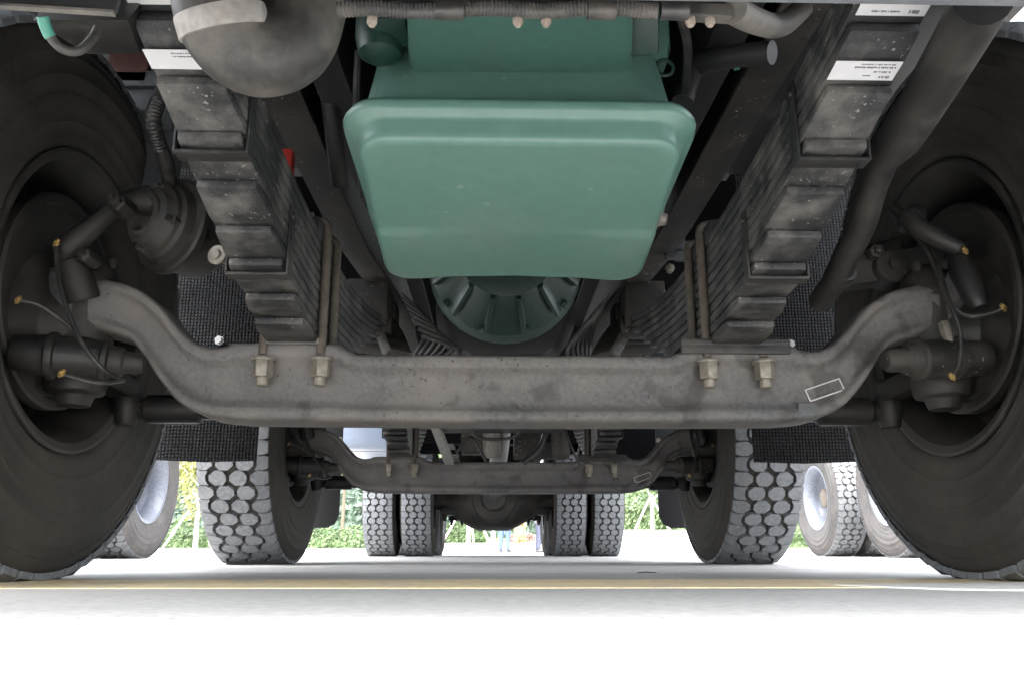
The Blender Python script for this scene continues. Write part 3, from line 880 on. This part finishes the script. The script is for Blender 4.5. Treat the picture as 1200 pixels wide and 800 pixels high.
# conduit across the front
b = MB(); cp = []; rr = []
a0, a1 = Q(395, 12, .62), Q(770, 11, .62)
N = 170
for i in range(N + 1):
    t = i / N
    p = a0.lerp(a1, t) + Vector((0, 0, .0015 * math.sin(t * 17)))
    cp.append(p); rr.append(.0062 if i % 2 else .0072)
b.tube(cp, rr, 10)
cd = b.build('wiring_conduit', M['hose'], truck, angle=60)
for x in (527, 705, 790):
    b = MB(); b.lathe(Q(x, 12, .62), (1, 0, 0), [(-.012, .0085), (.012, .0085)], 14); b.build('tape_wrap', M['wire'], cd)
b = MB(); b.tube([Q(415, 8, .63), Q(870, 3, .63)], .0055, 8); b.build('brake_pipe', M['wire'], truck)
b = MB(); b.bar(Q(800, 14, .625), Q(856, 17, .625), .012, .012); b.build('conduit_bracket', M['hose'], cd, bevel=.001)
for x in (809, 832, 607, 640, 436):
    b = MB(); b.lathe(Q(x, 24, .625), (0, 0, 1), [(-.006, .0025), (-.003, .0045), (.003, .0045), (.012, .003)], 8); b.build('conduit_bolt', M['hub'], cd)
b = MB(); b.tube(smooth_path([Q(860, 12, .62), Q(885, 25, .66), Q(915, 30, .75), Q(940, 10, .8)]), .012, 10); b.build('wiring_loom', M['hose'], truck)
# left clutter
for s in (-1, 1):
    b = MB(); b.box((s * .76, -.12, 1.16), (.60, 1.72, .03)); b.bar((s * .50, -.6, 1.12), (s * .52, 1.05, 1.12), .05, .09); b.build('inner_wing', M['black'], truck, bevel=.005)
b = MB()
b.prism([Q(36, 24, .80), Q(150, 24, .80), Q(165, 64, .92), Q(100, 64, .92)], (0, .05, .08)); b.build('inner_panel', M['pipe'], truck, bevel=.004)
b = MB(); lp = smooth_path([Q(50, 20, .70), Q(57, 40, .71), Q(72, 57, .72), Q(92, 60, .73), Q(108, 46, .74), Q(114, 34, .76)], 5)
b.tube(lp, .0045, 10); cab_w = b.build('looped_cable', M['hose'], truck)
b = MB(); b.tube(lp[:7], .0055, 10); b.build('green_tape', M['mint'], cab_w)
b = MB(); b.box(Q(172, 100, 1.72), (.14, .06, .04)); b.box(Q(178, 130, 1.73), (.12, .05, .12)); b.box(Q(184, 178, 1.74), (.10, .05, .20)); b.build('step_bracket', M['greybox'], truck, bevel=.006)
b = MB(); b.box(Q(152, 78, 1.70), (.09, .02, .09)); b.build('inner_plate', M['maroon'], truck, bevel=.003)
b = MB(); cp = smooth_path([Q(197, 95, 1.35), Q(186, 118, 1.33), Q(180, 140, 1.33), Q(185, 165, 1.36), Q(194, 190, 1.4), Q(200, 215, 1.46)], 14)
b.tube(cp, [.0145 if i % 2 else .0125 for i in range(len(cp))], 12); b.build('corrugated_hose', M['wire'], truck, angle=60)
b = MB(); b.box(Q(329, 200, 1.40), (.045, .03, .075)); b.build('red_guard', M['red'], truck, bevel=.006)
b = MB(); b.tube([Q(343, 185, 1.43), Q(344, 230, 1.43)], .003, 8); b.build('thin_cable', M['alu'], truck); b = MB(); b.tube(smooth_path([Q(310, 120, 1.5), Q(318, 150, 1.55), Q(325, 172, 1.6)]), .004, 8); b.build('thin_cable', M['alu'], truck); b = MB()
b.tube(smooth_path([Q(365, 250, 1.75), Q(372, 265, 1.75), Q(382, 258, 1.75), Q(378, 272, 1.76)]), .005, 8); b.build('thin_cable', M['alu'], truck)
b = MB(); c = Q(256, 300, 1.33); b.lathe(c, (-.3, -1, 0), [(-.03, .008), (0, .008), (0, .016), (.006, .017), (.006, .009), (.012, .009)], 20); b.build('clip_bolt', M['nut'], truck, bevel=.001)
# right clutter between rail and pan
b = MB(); b.bar(Q(790, 268, 2.1), Q(812, 258, 2.1), .02, .02); b.bar(Q(785, 288, 2.1), Q(808, 288, 2.1), .02, .02); b.bar(Q(780, 300, 2.1), Q(800, 300, 2.1), .02, .02); b.box(Q(796, 280, 2.115), (.03, .01, .13))
b.build('valve_bracket', M['greybox'], truck, bevel=.003)
b = MB(); b.lathe(Q(785, 315, 2.1), (0, -1, 0), [(-.01, .012), (.01, .012), (.012, .006)], 6); b.build('bracket_bolt', M['nut'], truck)
for s in (-1, 1):
    b = MB(); b.prism([Vector((s * .30, 1.0 - Y1, .83)), Vector((s * .36, 1.0 - Y1, .83)), Vector((s * .34, 2.1 - Y1, .83)), Vector((s * .27, 2.1 - Y1, .83))], (0, 0, .35))
    b.build('dark_engine_side', M['black'], truck, bevel=.01)  # added black sheets, filling the void beside the engine with painted shade
for i in range(7):
    b = MB(); b.tube(smooth_path([Q(470 + i * 4, 345 + 8 * i, 2.35), Q(500 + i * 6, 380 + 5 * i, 2.4), Q(480 + i * 5, 425, 2.5)]), .006, 6); b.build('loom_cable', M['wire'], truck)
for i in range(6):
    b = MB(); b.tube(smooth_path([Q(715 - i * 5, 345 + 6 * i, 2.35), Q(695 - i * 6, 385 + 5 * i, 2.4), Q(690 - i * 3, 425, 2.5)]), .006, 6); b.build('loom_cable', M['wire'], truck)

# ---- cab, body, tanks (mostly above the frame) shared by all trucks
def cab(parent, col, y0=-1.25, z0=1.28, w=2.44, h=2.05, detail=True):
    b = MB(); d = 1.85
    po = [(y0, z0), (y0, z0 + .75), (y0 + .22, z0 + h - .12), (y0 + .40, z0 + h), (y0 + d, z0 + h), (y0 + d, z0)]
    b.prism([Vector((-w / 2, y, z)) for y, z in po], (w, 0, 0)); c = b.build('cab', col, parent, bevel=.06, seg=3)
    if detail:
        b = MB()
        a = Vector((0, y0 - .012, z0 + .80)); e = Vector((0, y0 + .19, z0 + h - .2))
        b.prism([a + Vector((-w / 2 + .12, 0, 0)), a + Vector((w / 2 - .12, 0, 0)), e + Vector((w / 2 - .2, 0, 0)), e + Vector((-w / 2 + .2, 0, 0))], (0, .02, 0)); b.build('windscreen', M['glass'], c, bevel=.01)
        for s in (-1, 1):
            b = MB(); x = s * (w / 2 + .004)
            b.prism([Vector((x, y0 + .18, z0 + .85)), Vector((x, y0 + 1.25, z0 + .80)), Vector((x, y0 + 1.25, z0 + 1.6)), Vector((x, y0 + .40, z0 + 1.6))], (-s * .02, 0, 0)); b.build('side_window', M['glass'], c)
            b = MB(); b.box((s * (w / 2 + .16), y0 + .06, z0 + 1.2), (.22, .09, .55)); b.tube([(s * w / 2, y0 + .1, z0 + 1.55), (s * (w / 2 + .16), y0 + .06, z0 + 1.5)], .015, 8); b.build('mirror', M['cabw'], c, bevel=.03)
            b = MB(); b.box((s * (w / 2 - .3), y0 - .01, .72), (.4, .06, .2)); b.build('headlight', M['lamp'], c, bevel=.02)
        b = MB()
        for i in range(5): b.box((0, y0 - .01, z0 + .12 + i * .12), (w * .62, .04, .05))
        b.build('grille', M['black'], c, bevel=.01)
    return c
def tipper(parent, col=None):
    b = MB(); w = 2.42
    b.box((0, 4.7, 1.56), (w, 7.4, .10)); b.build('body_floor', M['shadeblack'], parent, bevel=.01); b = MB()  # floor blackened in colour so its underside reads as shade
    for s in (-1, 1): b.box((s * (w / 2 - .04), 4.7, 2.0), (.08, 7.4, 1.2))
    b.box((0, 1.0, 2.1), (w, .08, 1.45)); b.box((0, 8.4, 2.0), (w, .08, 1.2))
    t = b.build('tipper_body', col or M['body'], parent, bevel=.01)
    b = MB()
    for s in (-1, 1):
        for i in range(9): b.box((s * (w / 2 + .03), 1.2 + i * .87, 1.98), (.06, .12, 1.15))
    b.build('body_rib', col or M['body'], t, bevel=.01)
cab(truck, M['cabw'], detail=True, z0=1.42, y0=-1.38)
tipper(truck)
b = MB(); b.box((0, -.05, 1.30), (1.5, 2.2, .06)); b.build('cab_floor', M['black'], truck)
for s in (-1, 1):
    b = MB(); b.box((s * .93, 4.5, .95), (.55, 1.3, .52)); b.build('fuel_tank', M['tank'] if s < 0 else M['shadeblack'], truck, bevel=.07, seg=4)  # right tank blackened in colour to keep that side in shade
    # wheel-arch liners keep the sky off the tops of the tyres
    for yy in (0, DY2):
        b = MB(); vs, fs = [], []
        if yy == 0: continue
        for i in range(11):
            a = R_(50 + 8 * i); y = yy - .66 * math.cos(a); z = ZW + .66 * math.sin(a)
            if yy == 0 and y < -.42: continue
            vs += [(s * .82, y, z), (s * 1.24, y, z)]
        n = len(vs) // 2
        fs = [[2 * i, 2 * i + 1, 2 * i + 3, 2 * i + 2] for i in range(n - 1)]
        b.add(vs, fs)
        o = b.build('wheel_arch', M['black'], truck)
        md = o.modifiers.new('thick', 'SOLIDIFY'); md.thickness = .012

b = MB(); b.box((-.93, 4.0, .95), (.56, .05, .53)); b.build('tank_strap', M['ltgrey'], truck, bevel=.07, seg=4)
for z, y in ((.86, 3.95), (1.02, 4.0), (.92, 5.1)):
    b = MB(); b.lathe((-.66, y, z), (1, 0, 0), [(0, .05), (.02, .10), (.06, .125), (1.26, .125), (1.30, .10), (1.32, .05)], 24); b.build('dark_gap_cylinder', M['shadeblack'], truck)  # added black cylinders, covering bright gaps with darkness
# ---- driven rear axles
def drive_axle(parent, y, detail=True):
    b = MB()
    b.tube([(-.64, y, ZW), (-.50, y, ZW), (-.40, y, ZW - .01), (-.27, y, ZW - .015), (-.18, y, ZW - .02), (.14, y, ZW - .02), (.23, y, ZW - .015), (.36, y, ZW - .01), (.46, y, ZW), (.60, y, ZW)], [.095, .10, .13, .20, .235, .235, .20, .13, .10, .095], 24)
    b.lathe((-.02, y - .02, ZW - .01), (0, -1, 0), [(-.26, .05), (-.22, .12), (.15, .21), (.23, .19), (.28, .12), (.36, .10), (.38, 0)], 28)
    o = b.build('drive_axle', M['frame'], parent, angle=35)
    for s in (-1, 1):
        b = MB(); x = s * .415
        b.box((x, y, ZW - .11), (.16, .2, .07))
        for dx in (-.055, .055):
            for dy in (-.07, .07): b.lathe((x + dx, y + dy, ZW - .13), (0, 0, -1), [(0, .02), (.035, .02), (.036, .012), (.065, .012)], 6)
        for i in range(7): b.box((x, y, ZW + .10 + i * .025), (.09, 1.3 - i * .12, .022))
        b.build('axle_pad', M['black'], o, bevel=.003)
for yr in (YR1, YR2): drive_axle(truck, yr)
for s in (-1, 1):
    b = MB(); b.bar((s * .9, YR1 - .62, .98), (s * 1.22, YR1 - .62, .92), .02, .12); b.box((s * 1.02, YR1 + .7, 1.18), (.42, 2.7, .03)); b.build('rear_mudguard', M['black'], truck)

# ------------------------------------------------------------------ the other trucks
def other_truck(loc, label, col, rear=True, fronts=(0, DY2)):
    e = empty('truck', loc); tag(e, label, 'truck', 'trucks parked in the yard')
    for s in (-1, 1):
        for y in fronts: wheel(e, s * .96, y, s, 'front', True)
        for y in (YR1, YR2):
            wheel(e, s * 1.005, y, s, 'rear_outer', True); wheel(e, s * .675, y, s, 'rear_inner', True)
        b = MB(); b.box((s * .41, 3.4, .95), (.08, 8.9, .28)); b.build('chassis_rail', M['frame'], e, bevel=.005)
        for yy in (DY2 + .75, YR2 + .75):
            b = MB(); b.box((s * .66, yy, .60), (.46, .014, .80)); f = b.build('mud_flap', M['plainflap'], e)
            b = MB()
            for zz in (.26,): b.lathe((s * .84, yy, zz), (0, -1, 0), [(0, .012), (.012, .012)], 8)
            b.build('flap_bolt', M['nut'], f)
        b = MB(); b.box((s * .95, 4.2, .84), (.5, 1.3, .55)); b.build('fuel_tank', M['ltgrey'], e, bevel=.08, seg=3)
    for y in fronts:
        b = MB(); b.box((0, y, .36), (1.5, .1, .13)); b.build('axle_beam', M['axle'], e, bevel=.01)
    for y in (YR1, YR2): drive_axle(e, y)
    b = MB(); b.box((0, -1.28, .72), (2.44, .22, .42)); b.build('bumper', M['greybox'], e, bevel=.05)
    cab(e, col)
    for y in (1.2, 3.0, 5.0, 8.2):
        b = MB(); b.box((0, y, .97), (.74, .10, .2)); b.build('cross_member', M['frame'], e, bevel=.005)
    return e
other_truck((-2.34 - 1.11, 5.8 - YR2, 0), 'truck parked to the left, its pale rear rim and black flap past the left tyre', M['cabw'])
other_truck((2.95 + 1.11, 7.58 - YR2, 0), 'truck parked to the right whose dusty rear wheels show past the right tyre', M['cabw'])


# ------------------------------------------------------------------ vegetation
def leaves(b, pts, size, k=0):
    for p in pts:
        u = Vector((random.gauss(0, 1), random.gauss(0, 1), random.gauss(0, 1))).normalized()
        v = u.orthogonal().normalized(); w = u.cross(v)
        s_ = size * random.uniform(.6, 1.3)
        b.add([p - v * s_, p + w * s_ * .5, p + v * s_, p - w * s_ * .5], [[0, 1, 2, 3]], k)


def tree(x, y, h, cr, leaf, label, stakes=True, limew=True, zc=None, n=2600):
    z0 = 0 if y < 27 else max(0, (y - 27.5) * .037)
    e = empty('tree', (x, y, z0)); tag(e, label, 'tree', 'trees behind the yard')
    b = MB(); lean = random.uniform(-.1, .1)
    b.tube([(0, 0, -.1), (lean * .2, 0, h * .2), (lean * .5, .03, h * .4), (lean, .05, h * .75)], [.085, .07, .06, .03], 10)
    for i in range(9):
        a = random.uniform(0, 6.28); z = h * random.uniform(.38, .7); L = cr * random.uniform(.6, .95)
        b.tube([(lean * .6, .03, z), (lean * .6 + L * .5 * math.cos(a), L * .5 * math.sin(a), z + L * .45), (lean + L * math.cos(a), L * math.sin(a), z + L * .7)], [.03, .02, .008], 6)
    b.build('trunk', M['lime'] if limew else M['bark'], e)
    zc = zc or h * .72
    b = MB(); cl = []
    for i in range(26):
        d = Vector((random.gauss(0, 1), random.gauss(0, 1), random.gauss(0, .8))); d = d.normalized() * random.uniform(.3, 1)
        cl.append((Vector((d.x * cr, d.y * cr, zc + d.z * h * .32)), cr * random.uniform(.22, .42)))
    pts = []
    for i in range(n):
        c, r = random.choice(cl)
        pts.append(c + Vector((random.gauss(0, .5), random.gauss(0, .5), random.gauss(0, .45))) * r)
    leaves(b, pts, .085)
    b.build('crown', leaf, e, angle=10)
    if stakes:
        for a in (200, 320, 80):
            b = MB(); r = 1.05
            b.tube([(r * math.cos(R_(a)), r * math.sin(R_(a)), 0), (.05 * math.cos(R_(a)), .05 * math.sin(R_(a)), 1.75)], .036, 8); b.build('support_stake', M['stake'], e)
    return e


def xat(px, y): return P(px, 640, y).x
tree(xat(229, 28.5), 28.5, 4.2, 1.5, M['leafc'], 'young tree with yellow green leaves propped by pale poles left of the second axle tyre', zc=2.5)
tree(xat(549, 28.6), 28.6, 4.8, 1.6, M['leafa'], 'young tree with whitewashed trunk propped by poles between the rear wheels')
tree(xat(578, 29.6), 29.6, 5.2, 1.5, M['leafa'], 'thin whitewashed tree just left of the man in blue', stakes=False)
tree(xat(765, 29.0), 29.0, 4.2, 1.4, M['leafa'], 'young tree propped by pale poles seen left of the right mud flap', zc=2.6)
tree(xat(400, 33), 33, 6.0, 2.0, M['leafb'], 'blue green tree behind the left mud flap of the second axle', stakes=False, limew=False)
tree(xat(330, 31), 31, 5.0, 1.7, M['leafa'], 'young tree hidden behind the left second axle tyre', limew=True)
tree(xat(880, 31), 31, 5.0, 1.7, M['leafa'], 'young tree behind the right second axle tyre', limew=True)


def hedge(x0, x1, y, h, d, leaf, name, label, cat, n=9000, size=.09, wav=.35):
    zg = max(0, (y - 27.5) * .037)
    b = MB()
    L = x1 - x0; nx = int(L / .8) + 2
    vs, fs = [], []
    pr = [(-.5, 0), (-.48, .5), (-.36, .85), (0, .95), (.36, .85), (.5, 0)]
    for i in range(nx):
        x = x0 + L * i / (nx - 1); hh = h * (1 + wav * math.sin(i * 1.7) * math.sin(i * .61 + 1))
        for a, z in pr: vs.append((x, y + a * d * .8, zg - .2 + z * hh * .9))
    m = len(pr)
    for i in range(nx - 1):
        for j in range(m - 1): fs.append([i * m + j, i * m + j + 1, (i + 1) * m + j + 1, (i + 1) * m + j])
    b.add(vs, fs)
    pts = []
    for i in range(n):
        t = random.random(); hh = h * (1 + wav * math.sin(t * (nx - 1) * 1.7) * math.sin(t * (nx - 1) * .61 + 1))
        z = random.random() ** .8
        pts.append(Vector((x0 + L * t, y - d * .5 * (1 - .25 * z * z) * random.uniform(.75, 1.05), zg + z * hh)))
    leaves(b, pts, size)
    o = b.build(name, leaf, angle=10)
    return tag(o, label, cat)
hedge(-60, 60, 48, 5.5, 3, M['leafb'], 'tree_belt', 'continuous belt of blue green trees behind the verge', 'tree belt', n=26000, size=.26)['kind'] = 'stuff'
hedge(-16, -4.2, 30.5, .75, .9, M['leafa'], 'hedge', 'low bright green hedge behind the yard on the left', 'hedge', n=7000, size=.06)
hedge(-3.9, -.2, 31, .9, .9, M['leafa'], 'hedge', 'short clipped hedge seen between the rear wheels', 'hedge', n=4000, size=.06)
hedge(.55, 2.4, 30.5, .42, .6, M['flow'], 'flower_bed', 'red flowering bed low behind the men', 'flower bed', n=2500, size=.05)
hedge(3.0, 14, 33, 2.4, 1.4, M['leafa'], 'hedge', 'taller green hedge behind the yard on the right', 'hedge', n=8000, size=.09)
hedge(.78, 1.15, 28.6, 1.35, .4, M['yel'], 'shrub', 'narrow yellow shrub between the two standing men', 'shrub', n=900, size=.05, wav=0)
b = MB(); b.box((-.2, 28.2, .22), (6.0, .06, .14))
for i in range(6): b.box((-3.0 + i * 1.12, 28.2, .10), (.07, .07, .24))
tag(b.build('low_rail', M['lime'], bevel=.01), 'low white rail along the verge between the rear wheels', 'rail')
b = MB(); b.box((5.6, 27.9, .35), (4.2, .3, .7)); tag(b.build('low_wall', M['lime'], bevel=.03), 'low white wall behind the yard on the right', 'wall')
# small things on the ground
for px in (778, 789):
    b = MB(); c = P(px, 646, 22); c.z = 0
    b.tube([c + Vector((.10 * math.cos(t), 0, .17 * math.sin(t))) for t in [i * math.pi / 8 for i in range(9)]], .018, 8)
    tag(b.build('ground_hoop', M['slate']), 'small dark hoop on the far paving, %s of the pair' % ('left' if px == 778 else 'right'), 'hoop', 'small hoops on the far paving')
b = MB(); a = P(747, 676, 1.85); a.z = .006; c = a + Vector((.042, .004, 0)); b.tube([a, a.lerp(c, .5) + Vector((0, 0, .0015)), c], [.0009, .0012, .0008], 6)
tag(b.build('twig', M['black']), 'thin dark twig lying on the concrete behind the front axle', 'twig')


# ------------------------------------------------------------------ people
def skinned(name, nodes, edges, m, parent, sub=2):
    me = bpy.data.meshes.new(name)
    me.from_pydata([n[:3] for n in nodes], edges, [])
    o = bpy.data.objects.new(name, me); COL.objects.link(o); o.parent = parent
    sk = o.modifiers.new('skin', 'SKIN'); sk.use_smooth_shade = True
    for i, n in enumerate(nodes):
        d = me.skin_vertices[0].data[i]; d.radius = (n[3], n[4] if len(n) > 4 else n[3]); d.use_root = (i == 0)
    ss = o.modifiers.new('sub', 'SUBSURF'); ss.levels = sub; ss.render_levels = sub
    me.materials.append(m)
    return o


def person(loc, rz, label, shirt, trousers, step):
    e = empty('person', loc, rz); tag(e, label, 'person', 'people standing behind the truck')
    N_, E_ = [], []
    def nd(*a): N_.append(a); return len(N_) - 1
    pel = nd(0, 0, .93, .13, .09); wa = nd(0, 0, 1.08, .12, .085); ch = nd(0, .0, 1.30, .15, .095); nk = nd(0, .01, 1.45, .055); hd0 = nd(0, .0, 1.54, .06, .07); hd1 = nd(0, -.015, 1.63, .078, .092); hd2 = nd(0, -.005, 1.71, .055, .065)
    E_ += [(pel, wa), (wa, ch), (ch, nk), (nk, hd0), (hd0, hd1), (hd1, hd2)]
    for s in (-1, 1):
        hp = nd(s * .09, 0, .88, .085); kn_ = nd(s * .10, -.02 + step * s, .49, .06); an = nd(s * .11, .02 + step * 1.4 * s, .09, .04); to = nd(s * .13, -.13 + step * 1.4 * s, .04, .035)
        E_ += [(pel, hp), (hp, kn_), (kn_, an), (an, to)]
        sh = nd(s * .19, 0, 1.38, .055); el_ = nd(s * .25, .03, 1.10, .04); wr = nd(s * .24, -.06, .87, .028); pa = nd(s * .235, -.075, .80, .026, .016)
        E_ += [(ch, sh), (sh, el_), (el_, wr), (wr, pa)]
        for i in range(4):
            f1 = nd(s * .235 + s * .0, -.11 + i * .02, .75, .009); f2 = nd(s * .225, -.108 + i * .02, .70 + .008 * abs(i - 1.5), .007); E_ += [(pa, f1), (f1, f2)]
        t1 = nd(s * .215, -.115, .80, .009); t2 = nd(s * .205, -.13, .76, .008); E_ += [(pa, t1), (t1, t2)]
    skinned('body', N_, E_, M['skin'], e)
    b = MB()
    for s in (-1, 1):
        b.lathe((s * .032, -.098, 1.645), (0, -1, 0), [(0, .011), (.006, .008), (.008, 0)], 8)
    b.build('eyes', M['hair'], e)
    b = MB(); b.lathe((0, -.095, 1.635), (0, -.6, -1), [(0, .006), (.03, .014), (.04, 0)], 8); b.box((0, -.088, 1.575), (.045, .012, .01))
    for s in (-1, 1): b.lathe((s * .078, 0, 1.63), (s, .3, 0), [(0, .014), (.012, .026), (.016, .02), (.017, 0)], 10)
    b.build('face', M['skin'], e, bevel=.002)
    b = MB(); b.lathe((0, .012, 1.64), (0, .15, 1), [(-.06, .078), (0, .092), (.05, .088), (.095, .06), (.112, 0)], 16); b.build('hair', M['hair'], e)
    skinned('shirt', [(0, 0, .95, .135, .10), (0, 0, 1.08, .13, .095), (0, 0, 1.30, .16, .105), (0, 0, 1.43, .07, .07), (.19, 0, 1.38, .068), (.225, .015, 1.22, .062), (-.19, 0, 1.38, .068), (-.225, .015, 1.22, .062)], [(0, 1), (1, 2), (2, 3), (2, 4), (4, 5), (2, 6), (6, 7)], shirt, e)
    nn = [(0, 0, .95, .14, .105)]; ee = []
    for s in (-1, 1):
        k = len(nn)
        nn += [(s * .09, 0, .86, .098), (s * .10, -.02 + step * s, .49, .078), (s * .11, .02 + step * 1.4 * s, .12, .068), (s * .112, .02 + step * 1.4 * s, .08, .066)]
        ee += [(0, k), (k, k + 1), (k + 1, k + 2), (k + 2, k + 3)]
    skinned('trousers', nn, ee, trousers, e)
    for s in (-1, 1):
        b = MB(); b.tube([(s * .11, .07 + step * 1.4 * s, .045), (s * .115, -.02 + step * 1.4 * s, .05), (s * .13, -.12 + step * 1.4 * s, .038), (s * .135, -.18 + step * 1.4 * s, .03)], [.04, .05, .045, .02], 10); b.build('shoe', M['shoe'], e)
    return e
person((xat(591, 26), 26, 0), R_(160), 'person in blue jeans and pale blue shirt standing beyond the rear wheels', M['shirtb'], M['jean'], .02)
person((xat(631, 26.4), 26.4, 0), R_(100), 'person in dark slate trousers beside the right inner rear tyre', M['shirtw'], M['slate'], .0)
